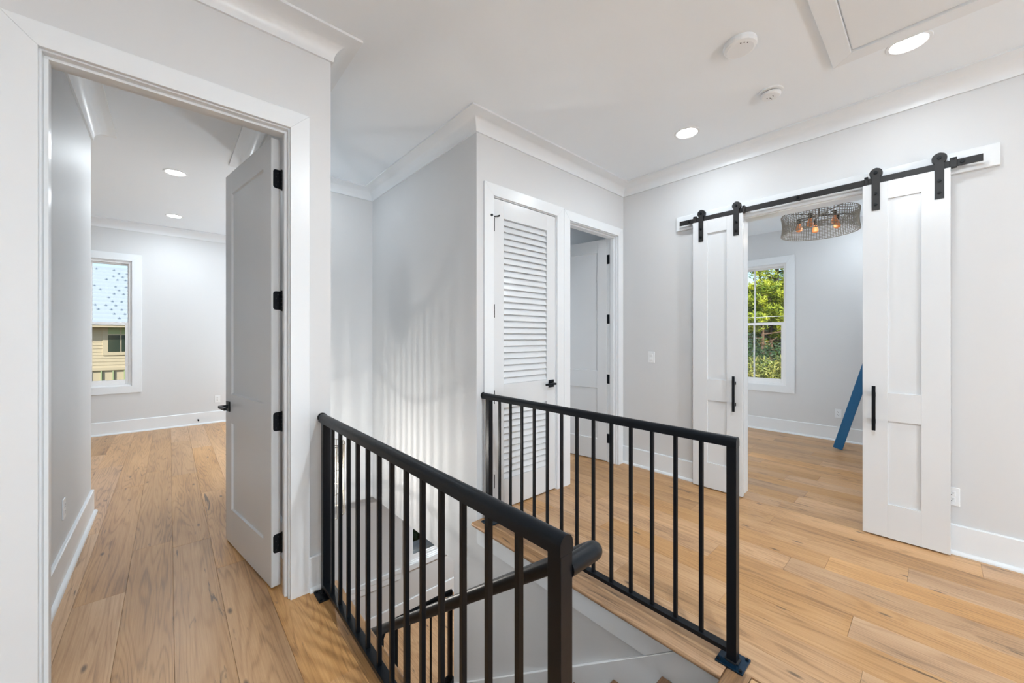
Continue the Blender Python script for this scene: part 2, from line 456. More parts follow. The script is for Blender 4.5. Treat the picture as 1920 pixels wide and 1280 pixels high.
KNOWN = {12: [0.27, -0.9, 1.62], 13: [0.95, 2.0], 14: [0.60, 1.9, 3.2], 15: [0.44, 1.75, 3.5], 16: [0.107, 1.3, 2.9], 17: [0.82, -0.6, 2.7], 18: [-0.18, 1.1, 2.8], -3: [2.1, 3.9, 5.8],
         10: [1.25, 0.2], 11: [0.75, 2.05], 9: [1.5, 0.1], -2: [2.90, 1.4, 4.9], -1: [3.42, 1.2, 5.3], 0: [3.30, 5.0, 6.6], 1: [2.83, 4.3, 6.1], 2: [1.6, 3.9, 5.6]}
def rows(n0, n1, y0, y1, xmin=-99, xmax=99, lo=0.9, hi=2.1):
    for n in range(n0, n1+1):
        xa, xb = max(P0+PW*n, xmin), min(P0+PW*(n+1), xmax)
        if xb - xa < 0.012: continue
        cuts = sorted(c for c in KNOWN.get(n, []) if y0+0.12 < c < y1-0.12)
        if not cuts:
            y = y0 + random.uniform(0.3, hi)
            while y < y1-0.3:
                cuts.append(y); y += random.uniform(lo, hi)
        ys = [y0, *cuts, y1]
        for a, b in zip(ys, ys[1:]): plank(xa, xb, a, b)

NI0, NI1 = 0.618, 1.735        # inner edges of the nosing boards
rows(-3, 2, -1.2, YBF, -9, 0.586)                       # hall left of the stairwell, on through the bedroom
rows(-4, -4, -1.2, 2.30); rows(3, 3, -1.2, 2.248, -9, NI0)
rows(-10, -4, 4.30, YBF, -1.9); rows(3, 14, 4.30, YBF, 0.586, 2.8)
rows(3, 8, -1.2, 0.492, NI0, NI1)
rows(9, 13, -1.2, 2.346, NI1, 3.75)                     # hall
rows(14, 18, -1.2, 4.24, NI1, 3.75); rows(19, 19, -1.2, 2.346, NI1, 3.75)
rows(19, 34, 0.22, 3.30, 3.75, XF)                      # far room

# nosing boards round the stairwell, rounded front edge
def nose_prof(w, flip):
    r = 0.013; pts = [(w, 0.0), (w, -0.0195), (r*1.2, -0.0265)]
    for i in range(7):
        t = -math.pi/2 - math.pi*i/6
        pts.append((r + r*math.cos(t)*1.0, -0.0135 + 0.0135*math.sin(t)))
    return pts
def nosing(axis, edge, sgn, a, b, w, mat):
    bm = bmesh.new()
    pts = [(edge + sgn*d, z) for d, z in nose_prof(w, False)]
    prism(bm, pts, axis, a, b)
    return mk('stair_nosing', bm, M[mat], floor, smooth=True)
nosing('Y', 1.648, 1, 0.580, 1.45, NI1-1.648, 'oakn'); nosing('Y', 1.648, 1, 1.4515, 2.283, NI1-1.648, 'oakn')
nosing('Y', 0.705, -1, 0.580, 2.248, 0.705-NI0, 'oakn')
nosing('X', 0.580, -1, NI0, NI1, 0.086, 'oakx')

# ------------------------------------------------------------------ crown, baseboards
def crown_prof():
    p = [(0, -0.112), (0.012, -0.112), (0.013, -0.104)]
    for i in range(9):
        t = R(90)*i/8
        p.append((0.118 - 0.105*math.cos(t), -0.104 + 0.090*math.sin(t)))
    p += [(0.130, -0.013), (0.130, 0.0), (0, 0)]
    return p
def crown(name, path, side, z=CH, label=None):
    bm = bmesh.new(); sweep(bm, crown_prof(), path, side, z)
    return tag(mk(name, bm, M['trim'], smooth=True), label, 'crown molding', kind='structure')
crown('trim_1', [(-2.3, YL), (SX0, YL), (SX0, SYB), (SX1, SYB), (SX1, YC), (XR, YC), (XR, -5.2)], -1, label='white cove crown molding round the hall and stairwell')
crown('trim_2', [(-0.45, YLB), (-0.45, 4.36), (-2.4, 4.36)], -1, label='white crown molding on the left of the bedroom entry')
crown('trim_3', [(0.55, YLB), (0.55, 4.36), (2.8, 4.36)], 1, label='white crown molding on the right of the bedroom entry')
crown('trim_4', [(-2.4, YBF), (2.8, YBF)], -1, label='white crown molding along the bedroom end wall')

def baseboard(name, path, side, z=0.0, label=None):
    bm = bmesh.new()
    sweep(bm, [(0, 0), (0.016, 0), (0.016, 0.178), (0.011, 0.184), (0, 0.184)], path, side, z)
    o = tag(mk(name, bm, M['trim']), label, 'baseboard', kind='structure')
    bm = bmesh.new()
    sweep(bm, [(0.016, 0), (0.034, 0), (0.0335, 0.008), (0.030, 0.015), (0.024, 0.020), (0.016, 0.022)], path, side, z)
    mk('shoe_molding', bm, M['trim'], o, smooth=True)
    return o
baseboard('baseboard_right', [(XR, YC), (XR, 1.133)], -1, label='white baseboard under the light switch')
baseboard('baseboard_right_near', [(XR, 0.30), (XR, -5.2)], -1, label='white baseboard beside the near barn door')
baseboard('baseboard_left', [(0.556, YL), (SX0, YL)], -1, label='short white baseboard beside the railing post')
baseboard('baseboard_bedroom_entry', [(-0.45, 2.394), (-0.45, 4.36), (-2.4, 4.36)], -1, label='tall white baseboard inside the bedroom doorway')
baseboard('baseboard_bedroom_stair', [(0.55, 2.394), (0.55, 4.36), (2.8, 4.36)], 1, label='white baseboard behind the open bedroom door')
baseboard('baseboard_bedroom_far', [(-2.4, YBF), (2.8, YBF)], -1, label='white baseboard below the bedroom window')
baseboard('baseboard_far_room', [(XF, 3.30), (XF, 0.22)], -1, label='white baseboard below the far room window')
baseboard('baseboard_far_room_right', [(XF, 0.22), (XRB, 0.22)], -1, label='white baseboard on the right of the far room')
baseboard('baseboard_lower', [(SX0, 4.55), (5.0, 4.55)], -1, LZ, label='white baseboard on the stair landing')

# ------------------------------------------------------------------ door casings and jambs
def casing(name, axis, face, back, u0, u1, ztop, inward, label, w=0.09, th=0.019):
    """flat mitred casing on the wall face plus jamb lining; u0,u1 clear opening"""
    e = empty(name, ((u0+u1)/2, face, 0) if axis == 'Y' else (face, (u0+u1)/2, 0), label=label, cat='door frame', kind='structure')
    r = 0.006; a, b, t = u0-r, u1+r, ztop+r
    f0, f1 = face, face + inward*th
    for pts, nm in (([(a-w, 0.0), (a, 0.0), (a, t), (a-w, t+w)], 'casing_leg'),
                    ([(b, 0.0), (b+w, 0.0), (b+w, t+w), (b, t)], 'casing_leg'),
                    ([(a+0.0004, t), (b-0.0004, t), (b+w-0.0004, t+w), (a-w+0.0004, t+w)], 'casing_head')):
        bm = bmesh.new(); prism(bm, pts, axis, f0, f1)
        bmesh.ops.bevel(bm, geom=bm.edges[:], offset=0.0012, segments=1, affect='EDGES')
        mk(nm, bm, M['trim'], e)
    # lining
    j = 0.018
    def bx(nm, ua, ub, za, zb, p0=face, p1=back, bev=0.001):
        if axis == 'Y': return B(nm, M['trim'], e, ua, ub, p0, p1, za, zb, bev=bev)
        return B(nm, M['trim'], e, p0, p1, ua, ub, za, zb, bev=bev)
    bx('jamb', u0-j, u0, 0, ztop+j); bx('jamb', u1, u1+j, 0, ztop+j); bx('head_jamb', u0, u1, ztop, ztop+j)
    return e, bx

# bedroom doorway (door swings into the bedroom)
e, bx = casing('trim_5', 'Y', YL, YLB+0.001, -0.357, 0.460, 2.440, -1, 'white flat casing round the bedroom doorway')
for ua, ub in ((-0.357, -0.345), (0.448, 0.460)): bx('door_stop', ua, ub, 0, 2.428, YL+0.030, YL+0.074)
bx('door_stop', -0.357, 0.460, 2.428, 2.440, YL+0.030, YL+0.074)
# louvered door frame, door flush with the hall face
e, bx = casing('trim_6', 'Y', YC, YCB, 1.858, 2.580, 2.444, -1, 'white flat casing round the louvered closet door')
# room behind
e, bx = casing('trim_7', 'Y', YC, YCB+0.001, 2.770, 3.562, 2.440, -1, 'white flat casing round the doorway in the hall corner', w=0.084)
for ua, ub in ((2.770, 2.782), (3.550, 3.562)): bx('door_stop', ua, ub, 0, 2.428, YC+0.030, YC+0.074)
bx('door_stop', 2.770, 3.562, 2.428, 2.440, YC+0.030, YC+0.074)
# barn door opening: plain lining, no casing
e = empty('trim_8', (XR, 0.716, 0), label='white lined opening behind the barn doors', cat='door frame', kind='structure')
for nm, b in (('jamb', (XR-0.004, XRB+0.004, 1.115, 1.133, 0, 2.398)), ('jamb', (XR-0.004, XRB+0.004, 0.30, 0.318, 0, 2.398)), ('head_jamb', (XR-0.004, XRB+0.004, 0.318, 1.115, 2.380, 2.398))):
    B(nm, M['trim'], e, *b, bev=0.0015)

# ------------------------------------------------------------------ panel doors
def panel_door(e, w, h, th, zb=0.010, st=0.12, panels=True):
    """parts in local space: x from hinge, y through the thickness, z up"""
    zs = [(zb, 0.235), (0.80, 0.99), (2.30, zb+h)]
    for a, b in ((0, st), (w-st, w)): B('stile', M['door'], e, a, b, 0, th, zb, zb+h, local=True, bev=0.0012)
    for z0, z1 in zs: B('rail', M['door'], e, st, w-st, 0.0002, th-0.0002, z0, z1, local=True)
    if panels:
        for z0, z1 in ((0.235, 0.80), (0.99, 2.30)):
            bm = bmesh.new(); d = 0.0105; s = 0.006
            x0, x1 = st, w-st
            # recessed field with sloped sticking on both faces
            for y, yo in ((d, 0.0004), (th-d, th-0.0004)):
                o = [bm.verts.new(p) for p in ((x0,yo,z0),(x1,yo,z0),(x1,yo,z1),(x0,yo,z1))]
                i = [bm.verts.new(p) for p in ((x0+s,y,z0+s),(x1-s,y,z0+s),(x1-s,y,z1-s),(x0+s,y,z1-s))]
                bm.faces.new(i)
                for k in range(4): bm.faces.new((o[k], o[(k+1) % 4], i[(k+1) % 4], i[k]))
            mk('panel', bm, M['door'], e, local=True)

def butt_hinge(e, x, y, zc, axis_dir, leaf_dirs):
    """knuckle at x,y with leaves"""
    bm = bmesh.new()
    for k in range(5):
        cyl(bm, (x, y), 'Z', 0.0068, zc-0.051+k*0.0206, zc-0.051+k*0.0206+0.0196, 12)
    for z in (zc-0.054, zc+0.0525): cyl(bm, (x, y), 'Z', 0.0045, z-0.003, z+0.003, 10)
    return mk('hinge', bm, M['black'], e, local=True, smooth=True)

def hinge_leaf(e, plane, fixed, a, b, zc, par):
    """rounded leaf plate with screw dimples"""
    bm = bmesh.new(); r = 0.014; h2 = 0.051; pts = []
    s = 1 if b > a else -1
    for cx, cz, t0 in ((b-s*r, zc-h2+r, -90), (b-s*r, zc+h2-r, 0)):
        for i in range(6):
            t = R(t0 + 18*i); pts.append((cx + s*r*math.cos(t), cz + r*math.sin(t)))
    pts += [(a, zc+h2), (a, zc-h2)]
    if plane == 'Y': prism(bm, pts, 'Y', fixed, fixed-0.0022)
    else: prism(bm, pts, 'X', fixed, fixed-0.0022)
    o = mk('hinge_leaf', bm, M['black'], par, local=True)
    return o

# bedroom door, open about 81 degrees
W1 = 0.813
d1 = empty('door_1', (0.4525, 2.4005, 0), math.atan2(0.805, -0.126), 'white two-panel bedroom door standing open with four black hinges', 'door', kind='structure')
# local: x along the leaf, y thickness: +y is towards -x world (visible face)
panel_door(d1, W1, 2.428, 0.0445)
for z in (2.222, 1.561, 0.902, 0.241):
    butt_hinge(d1, -0.006, -0.004, z, 0, 0)
    bm = bmesh.new(); r = 0.014; h2 = 0.051
    pts = []
    for cy, cz, t0 in ((0.036-r, z-h2+r, -90), (0.036-r, z+h2-r, 0)):
        for i in range(6):
            t = R(t0+18*i); pts.append((cy+r*math.cos(t), cz+r*math.sin(t)))
    pts += [(-0.002, z+h2), (-0.002, z-h2)]
    prism(bm, pts, 'X', -0.0022, 0.0006)
    hl = mk('hinge_leaf', bm, M['black'], d1, local=True)
    for sy, sz in ((0.012, 0.034), (0.022, 0.012), (0.012, -0.012), (0.022, -0.034)):
        bm = bmesh.new(); cyl(bm, (sy, z+sz), 'X', 0.0032, -0.0030, -0.0018, 10)
        mk('screw', bm, M['iron'], hl, local=True)
def lever(e, x, z, y, s, d, mat='black'):
    """square rose with a flat lever; s = outward sign, d = lever direction"""
    bm = bmesh.new(); box(bm, x-0.033, x+0.033, y, y+s*0.008, z-0.033, z+0.033, bev=0.0015)
    rose = mk('lever_handle', bm, M[mat], e, local=True, label='black square rose lever')
    bm = bmesh.new(); cyl(bm, (x, z), 'Y', 0.011, y, y+s*0.048, 14); mk('spindle', bm, M[mat], rose, local=True, smooth=True)
    bm = bmesh.new(); box(bm, x-0.014 if d > 0 else x+0.014, x+d*0.115, y+s*0.040, y+s*0.056, z-0.009, z+0.009, bev=0.002); mk('lever', bm, M[mat], rose, local=True)
lever(d1, W1-0.066, 0.905, 0.0445, 1, -1)
lever(d1, W1-0.066, 0.905, 0.0, -1, -1)
B('latch_plate', M['black'], d1, W1-0.0005, W1+0.0012, 0.010, 0.034, 0.876, 0.934, local=True)

# door in the corner, open inwards
W3 = 0.762
d3 = empty('door_3', (3.602, 2.414, 0), math.atan2(0.429, -0.065), 'white two-panel door standing open beyond the corner doorway', 'door', kind='structure')
panel_door(d3, W3, 2.428, 0.0445, st=0.115)
for z in (2.212, 1.560, 0.907, 0.258):
    bm = bmesh.new(); box(bm, -0.0026, 0.0004, 0.004, 0.0435, z-0.051, z+0.051, bev=0.001); mk('hinge_leaf', bm, M['black'], d3, local=True)
    bm = bmesh.new(); box(bm, -0.036, -0.0026, 0.030, 0.046, z-0.051, z+0.051, bev=0.002); mk('hinge', bm, M['black'], d3, local=True)
lever(d3, W3-0.066, 0.915, 0.0445, 1, -1)

# louvered closet door, closed
W2 = 0.716
d2 = empty('door_2', (1.861, YC+0.001, 0), 0, 'white closed louvered closet door with black lever', 'door', kind='structure')
panel_door(d2, W2, 2.428, 0.035, st=0.108, panels=False)
bm = bmesh.new()
prism(bm, [(0.0075, 0.0), (0.0115, -0.003), (0.0305, 0.040), (0.0275, 0.0455)], 'X', 0.1085, W2-0.1085)
for f in bm.faces: pass
bmesh.ops.recalc_face_normals(bm, faces=bm.faces[:])
slat_me = bpy.data.meshes.new('slat'); bm.to_mesh(slat_me); bm.free(); slat_me.materials.append(M['door'])
z = 0.240
bm = bmesh.new()
def louvers(z0, z1, n):
    p = (z1-z0)/n
    for i in range(n): inst('slat', slat_me, d2, (0, -0.003, z0+i*p+0.002))
louvers(0.236, 0.799, 11); louvers(0.991, 2.299, 26)
for z0, z1 in ((0.235, 0.80), (0.99, 2.30)): B('backing_panel', M['door'], d2, 0.108, W2-0.108, 0.0305, 0.0335, z0, z1, local=True)
for z in (2.233, 1.565, 0.900, 0.250):
    bm = bmesh.new()
    for k in range(5): cyl(bm, (0.002, -0.0065), 'Z', 0.0064, z-0.052+k*0.0208, z-0.052+k*0.0208+0.0200, 12)
    hg = mk('hinge', bm, M['black'], d2, local=True, smooth=True)
    if z > 2:
        bm = bmesh.new(); tube(bm, [(-0.034, -0.016, z+0.060), (0.004, -0.010, z+0.060), (0.030, -0.020, z+0.066)], 0.0045, 10)
        cyl(bm, (-0.034, z+0.060), 'Y', 0.009, -0.030, -0.004, 12); cyl(bm, (0.034, z+0.067), 'Y', 0.007, -0.034, -0.012, 12)
        mk('hinge_stop', bm, M['black'], hg, local=True, smooth=True)
lever(d2, W2-0.057, 0.953, 0.0, -1, -1)

# ------------------------------------------------------------------ barn doors and track
def barn_door(name, y_hi, y_lo, pull_y, straps, label):
    e = empty(name, (3.605, y_hi, 0), R(-90), label, 'barn door', 'sliding barn doors', 'structure')
    w = y_hi - y_lo
    # local x runs towards -Y world, local y towards +X world
    zt = 2.416; st = 0.125
    for a, b in ((0, st), (w-st, w)): B('stile', M['door'], e, a, b, 0, 0.035, 0.010, zt, local=True, bev=0.0012)
    for z0, z1 in ((0.010, 0.235), (0.797, 0.986), (2.298, zt)): B('rail', M['door'], e, st, w-st, 0.0002, 0.0348, z0, z1, local=True)
    for z0, z1 in ((0.235, 0.797), (0.986, 2.298)):
        bm = bmesh.new(); box(bm, st-0.004, w-st+0.004, 0.013, 0.022, z0-0.004, z1+0.004); mk('panel', bm, M['door'], e, local=True)
    for ys in straps:
        x = y_hi - ys; hw = 0.0205; zc = 2.4885
        bm = bmesh.new(); pts = [(x-hw, 2.232), (x+hw, 2.232)]
        for i in range(11):
            t = math.pi*i/10; pts.append((x+hw*math.cos(t), zc+0.0125+hw*math.sin(t)))
        prism(bm, pts, 'Y', -0.0065, -0.0005)
        sp = mk('hanger_strap', bm, M['iron'], e, local=True)
        for zz in (2.270, 2.345):
            bm = bmesh.new(); cyl(bm, (x, zz), 'Y', 0.0095, -0.0135, -0.006, 6); cyl(bm, (x, zz), 'Y', 0.0045, -0.019, -0.006, 12)
            mk('bolt', bm, M['black'], sp, local=True)
        bm = bmesh.new(); cyl(bm, (x, zc), 'Y', 0.0105, -0.014, -0.006, 6); mk('axle_bolt', bm, M['black'], sp, local=True)
        bm = bmesh.new(); cyl(bm, (x, zc), 'Y', 0.0335, 0.0, 0.0105, 28); cyl(bm, (x, zc), 'Y', 0.0335, 0.0215, 0.028, 28); cyl(bm, (x, zc), 'Y', 0.0275, 0.0105, 0.0215, 28)
        mk('roller', bm, M['iron'], e, local=True, smooth=True)
    x = y_hi - pull_y
    bm = bmesh.new(); box(bm, x-0.0095, x+0.0095, -0.046, -0.030, 0.728, 1.030, bev=0.0015)
    pl = mk('pull_handle', bm, M['black'], e, local=True, label='black square bar pull')
    for zz in (0.788, 0.970):
        B('standoff', M['black'], pl, x-0.009, x+0.009, -0.0305, 0.0, zz-0.014, zz+0.014, local=True, bev=0.001)
    return e
barn_door('door_4', 1.505, 1.094, 1.152, (1.432, 1.142), 'narrow white barn door hung on the left half of the black track')
barn_door('door_5', 0.343, -0.061, 0.284, (0.276, -0.014), 'narrow white barn door on the right beside the wall outlet')

tr = empty('barn_door_track', (3.665, 0.716, 2.38), 0, 'black flat sliding door track on a white header board', 'door track')
B('header_board', M['trim'], tr, 3.666, XR, -0.256, 1.688, 2.388, 2.521, bev=0.0015)
B('rail', M['iron'], tr, 3.6165, 3.6245, -0.189, 1.634, 2.4185, 2.461, bev=0.001)
for yb in (1.545, 1.10, 0.714, 0.325, -0.108):
    bm = bmesh.new(); cyl(bm, (yb, 2.441), 'X', 0.0105, 3.609, 3.6165, 6); mk('rail_bolt', bm, M['black'], tr)
    bm = bmesh.new(); cyl(bm, (yb, 2.441), 'X', 0.012, 3.6245, 3.666, 14); mk('spacer', bm, M['iron'], tr, smooth=True)
for ya, yb in ((1.505, 1.475), (-0.057, -0.087), (1.098, 1.078), (0.335, 0.315)):
    bm = bmesh.new(); box(bm, 3.606, 3.635, ya, yb, 2.413, 2.475, bev=0.002)
    s = mk('end_stop', bm, M['iron'], tr)
    bm = bmesh.new(); cyl(bm, ((ya+yb)/2, 2.466), 'X', 0.006, 3.600, 3.606, 10); mk('set_screw', bm, M['black'], s)
# ------------------------------------------------------------------ railings
bm = bmesh.new(); box(bm, -0.008, 0.008, -0.008, 0.008, 0, 0.848, bev=0.0008)
bal_me = bpy.data.meshes.new('baluster'); bm.to_mesh(bal_me); bm.free(); bal_me.materials.append(M['black'])
def railing(name, loc, rotz, L, posts, bals, label, wall_end=None, plate='black', end_cap=True):
    e = empty(name, loc, rotz, label, 'railing')
    bm = bmesh.new()
    x1 = L
    pts = [(-0.0205, 0.903), (0.0205, 0.903)] + [(0.0205*math.cos(math.pi*k/14), 0.9245+0.0205*math.sin(math.pi*k/14)) for k in range(15)]
    prism(bm, pts, 'X', -0.019, x1)
    mk('handrail', bm, M['black'], e, local=True, smooth=True)
    if wall_end:
        bm = bmesh.new(); cyl(bm, (0, 0.924), 'X', 0.0245, x1-0.006, x1+0.006, 24); mk('wall_cap', bm, M['black'], e, local=True, smooth=True)
    B('bottom_rail', M['black'], e, posts[0]+0.019, posts[-1]-0.019, -0.019, 0.019, 0.036, 0.056, local=True, bev=0.001)
    for px in posts:
        B('post', M['black'], e, px-0.019, px+0.019, -0.019, 0.019, 0.008, 0.9028, local=True, bev=0.001)
        bm = bmesh.new(); box(bm, px-0.0525, px+0.0525, -0.0525, 0.0525, 0.0, 0.008, bev=0.0012)
        if px > posts[0] and wall_end:
            bm.free(); bm = bmesh.new(); box(bm, px-0.0725, px+0.0325, -0.0525, 0.0525, 0.0, 0.008, bev=0.0012)
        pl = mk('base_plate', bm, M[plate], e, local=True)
        o = px if not (px > posts[0] and wall_end) else px-0.02
        for sx in (-1, 1):
            for sy in (-1, 1):
                bm = bmesh.new(); cyl(bm, (o+sx*0.041, sy*0.041), 'Z', 0.0068, 0.008, 0.0135, 6); mk('bolt', bm, M['black'], pl, local=True)
        bm = bmesh.new()
        for a, b in ((-1, 0), (1, 0), (0, -1), (0, 1)):
            box(bm, px+a*0.022-0.004-abs(b)*0.015, px+a*0.022+0.004+abs(b)*0.015, b*0.022-0.004-abs(a)*0.015, b*0.022+0.004+abs(a)*0.015, 0.008, 0.0125)
        mk('weld_bead', bm, M['iron'], pl, local=True)
    for x in bals: inst('baluster', bal_me, e, (x, 0, 0.055))
    return e
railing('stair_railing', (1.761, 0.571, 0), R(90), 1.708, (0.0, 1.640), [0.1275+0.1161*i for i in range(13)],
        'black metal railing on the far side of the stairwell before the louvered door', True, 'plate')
railing('stair_railing', (0.622, 0.5385, 0), R(90), 1.705, (0.0, 1.640), [0.1285+0.1165*i for i in range(13)],
        'black metal railing on the near side of the stairwell beside the bedroom doorway', True, 'black')
railing('stair_railing', (2.165, 3.37, LZ), R(180), 0.80, (0.0, 0.60), [0.11+0.115*i for i in range(4)] + [0.72],
        'small black railing on the landing below, seen through the near balusters', None, 'black')

# handrail following the stairs
hr = empty('stair_handrail', (0.76, 0.535, 0.86), 0, 'black round handrail sloping down into the stairwell behind the near railing', 'handrail')
bm = bmesh.new()
def hz(y): return 0.862 - 0.7255*(y-0.535)
pts = [(0.640, 0.535, hz(0.535)), (0.725, 0.535, hz(0.535))]
for i in range(1, 6):
    t = R(90)*i/5
    yy = 0.535 + 0.035*(1-math.cos(t)); pts.append((0.725+0.035*math.sin(t), yy, hz(yy)))
pts += [(0.76, 0.9, hz(0.9)), (0.76, 3.05, hz(3.05))]
tube(bm, pts, 0.0212, 20); mk('rail', bm, M['black'], hr, smooth=True)
for yb in (1.75, 2.85):
    bm = bmesh.new(); tube(bm, [(0.667, yb, hz(yb)-0.07), (0.74, yb, hz(yb)-0.07), (0.76, yb, hz(yb)-0.018)], 0.007, 10); cyl(bm, (yb, hz(yb)-0.07), 'X', 0.03, 0.667, 0.673, 18)
    mk('bracket', bm, M['black'], hr, smooth=True)

# ------------------------------------------------------------------ stairs
st = empty('staircase', (1.18, 0.58, -0.185), 0, 'oak treads and white risers descending between the railings', 'staircase')
RISE, RUN = 0.185, 0.255
for i in range(1, 12):
    y0 = 0.58 + RUN*(i-1); z = -RISE*i
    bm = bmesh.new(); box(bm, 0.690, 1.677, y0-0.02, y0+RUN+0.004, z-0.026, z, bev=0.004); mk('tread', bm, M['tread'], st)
    B('riser', M['trim'], st, 0.690, 1.677, y0-0.024, y0-0.006, z, z+RISE-0.027)
B('riser', M['trim'], st, 0.690, 1.677, 0.58+RUN*11-0.024, 0.58+RUN*11-0.006, LZ, -RISE*11-0.027)
tl = lambda y: -0.154 - 0.757*(y-0.925)
for nm, xa, xb, lb in (('trim_11', 1.678, SX1, 'white skirt board running down the far side of the stairs'), ('trim_12', SX0, 0.689, 'white skirt board running down the near side of the stairs')):
    bm = bmesh.new(); prism(bm, [(0.565, -0.028), (0.565, -0.42), (3.36, tl(3.36)-0.42), (3.36, tl(3.36)), (0.760, -0.028)], 'X', xa, xb)
    bmesh.ops.bevel(bm, geom=bm.edges[:], offset=0.002, segments=1, affect='EDGES')
    tag(mk(nm, bm, M['trim']), lb, 'skirt board', kind='structure')
bm = bmesh.new(); prism(bm, [(0.7635, -0.0285), (0.930, -0.155), (2.245, -0.155), (2.262, -0.140), (2.262, -0.0285)], 'X', 1.682, SX1)
bmesh.ops.bevel(bm, geom=bm.edges[:], offset=0.002, segments=1, affect='EDGES')
tag(mk('trim_9', bm, M['trim']), 'white apron board under the far stair nosing', 'apron trim', kind='structure')
bm = bmesh.new(); box(bm, SX0, 5.0, 3.30, 4.55, LZ-0.25, LZ-0.001); tag(mk('floor_landing', bm, M['oaksub']), 'oak landing at the foot of the first flight', 'landing', kind='structure')
bm = bmesh.new(); box(bm, 0.55, 5.1, 0.3, 4.6, -3.5, -3.3); tag(mk('floor_lower', bm, M['oaksub']), 'oak floor of the lower storey', 'floor', kind='structure')
bm = bmesh.new(); box(bm, SX0, 2.18, 4.528, 4.55, -1.62, -1.565, bev=0.004); box(bm, SX0, 2.18, 4.536, 4.55, -1.70, -1.62, bev=0.003)
tag(mk('trim_10', bm, M['trim']), 'white chair rail on the landing wall', 'wall trim', kind='structure')

# ------------------------------------------------------------------ windows
def window(name, loc, rotz, w, z0, z1, meet, label, cas=0.10):
    """local x along the wall (0..w clear), y outward, origin on wall face"""
    e = empty(name, loc, rotz, label, 'window', kind='structure')
    L = lambda nm, mat, *b, par=e, bev=0.001: B(nm, M[mat], par, *b, local=True, bev=bev)
    a = 0.008
    for pts, nm in (([(-cas-a, z0-a-cas), (-a, z0-a), (-a, z1+a), (-cas-a, z1+a+cas)], 'casing_board'), ([(w+a, z0-a), (w+a+cas, z0-a-cas), (w+a+cas, z1+a+cas), (w+a, z1+a)], 'casing_board'),
                    ([(-a, z1+a), (w+a, z1+a), (w+a+cas, z1+a+cas), (-a-cas, z1+a+cas)], 'casing_board'), ([(-a-cas, z0-a-cas), (w+a+cas, z0-a-cas), (w+a, z0-a), (-a, z0-a)], 'casing_board')):
        bm = bmesh.new(); prism(bm, pts, 'Y', -0.019, 0.0); bmesh.ops.bevel(bm, geom=bm.edges[:], offset=0.0012, segments=1, affect='EDGES'); mk(nm, bm, M['trim'], e, local=True)
    # lining
    L('window_jamb', 'vinyl', -0.012, 0, 0, 0.12, z0-0.012, z1+0.012); L('window_jamb', 'vinyl', w, w+0.012, 0, 0.12, z0-0.012, z1+0.012)
    L('window_head', 'vinyl', 0, w, 0, 0.12, z1, z1+0.012); L('window_sill', 'vinyl', 0, w, 0.0, 0.12, z0-0.012, z0+0.002)
    f = 0.028
    for x0, x1 in ((0, f), (w-f, w)): L('frame_stile', 'vinyl', x0, x1, 0.02, 0.11, z0, z1)
    L('frame_rail', 'vinyl', f, w-f, 0.02, 0.11, z1-f, z1); L('frame_rail', 'vinyl', f, w-f, 0.02, 0.11, z0, z0+0.018)
    def sash(nm, y0, y1, za, zb, s, bot, top, mw):
        so = empty(nm, (0, 0, 0)); so.parent = e
        for x0, x1 in ((f, f+s), (w-f-s, w-f)): L('sash_stile', 'vinyl', x0, x1, y0, y1, za, zb, par=so, bev=0.002)
        L('sash_rail', 'vinyl', f+s, w-f-s, y0, y1, za, za+bot, par=so, bev=0.002); L('sash_rail', 'vinyl', f+s, w-f-s, y0, y1, zb-top, zb, par=so, bev=0.002)
        L('muntin', 'vinyl', w/2-mw, w/2+mw, y0+0.004, y1-0.004, za+bot, zb-top, par=so)
        ym = (y0+y1)/2
        for x0, x1 in ((f+s, w/2-mw), (w/2+mw, w-f-s)):
            L('pane', 'glass', x0, x1, ym-0.002, ym+0.002, za+bot, zb-top, par=so, bev=0)
        return so
    sash('upper_sash', 0.068, 0.100, meet-0.012, z1-f, 0.012, 0.034, 0.022, 0.009)
    lo = sash('lower_sash', 0.034, 0.064, z0+0.018, meet+0.022, 0.036, 0.062, 0.040, 0.009)
    L('sash_lift', 'vinyl', w/2-0.06-0.13, w/2+0.06-0.13, 0.026, 0.034, z0+0.040, z0+0.052, par=lo)
    return e
window('window_1', (-1.193, YBF, 0), 0, 0.786, 0.678, 2.443, 1.555, 'white double-hung bedroom window facing the neighbouring house')
window('window_2', (XF, 2.250, 0), R(-90), 0.815, 0.678, 2.418, 1.560, 'white double-hung far room window looking out on pine trees')
window('window_3', (2.312, 4.55, 0), 0, 0.926, -1.568, -0.632, -1.10, 'white window on the landing below, partly hidden by balusters', cas=0.07)

# ------------------------------------------------------------------ ceiling fittings
def downlight(x, y, z, label, power=LAMP, group='recessed ceiling lights', r=0.074):
    e = empty('recessed_light', (x, y, z), 0, label, 'ceiling light', group)
    bm = bmesh.new(); lathe(bm, [(r+0.001, -0.0015), (r+0.004, -0.006), (r+0.018, -0.004), (r+0.021, 0.0)], seg=40); mk('trim_ring', bm, M['plastic'], e, local=True, smooth=True)
    bm = bmesh.new(); lathe(bm, [(0, -0.0022), (r+0.001, -0.0022), (r+0.001, -0.0002), (0, -0.0002)], seg=40); mk('lens', bm, M['lens'], e, local=True)
    ld = bpy.data.lights.new('lamp', 'AREA'); ld.shape = 'DISK'; ld.size = 2*r-0.004; ld.energy = power; ld.color = (0.86, 0.94, 1.0)
    lo = bpy.data.objects.new('lamp', ld); COL.objects.link(lo); lo.parent = e; lo.location = (0, 0, -0.0075)
    return e
downlight(3.062, 0.102, CH, 'large recessed light beside the ceiling hatch', 3.0)
downlight(3.085, 1.335, CH, 'round recessed light in front of the barn door track', 5.2)
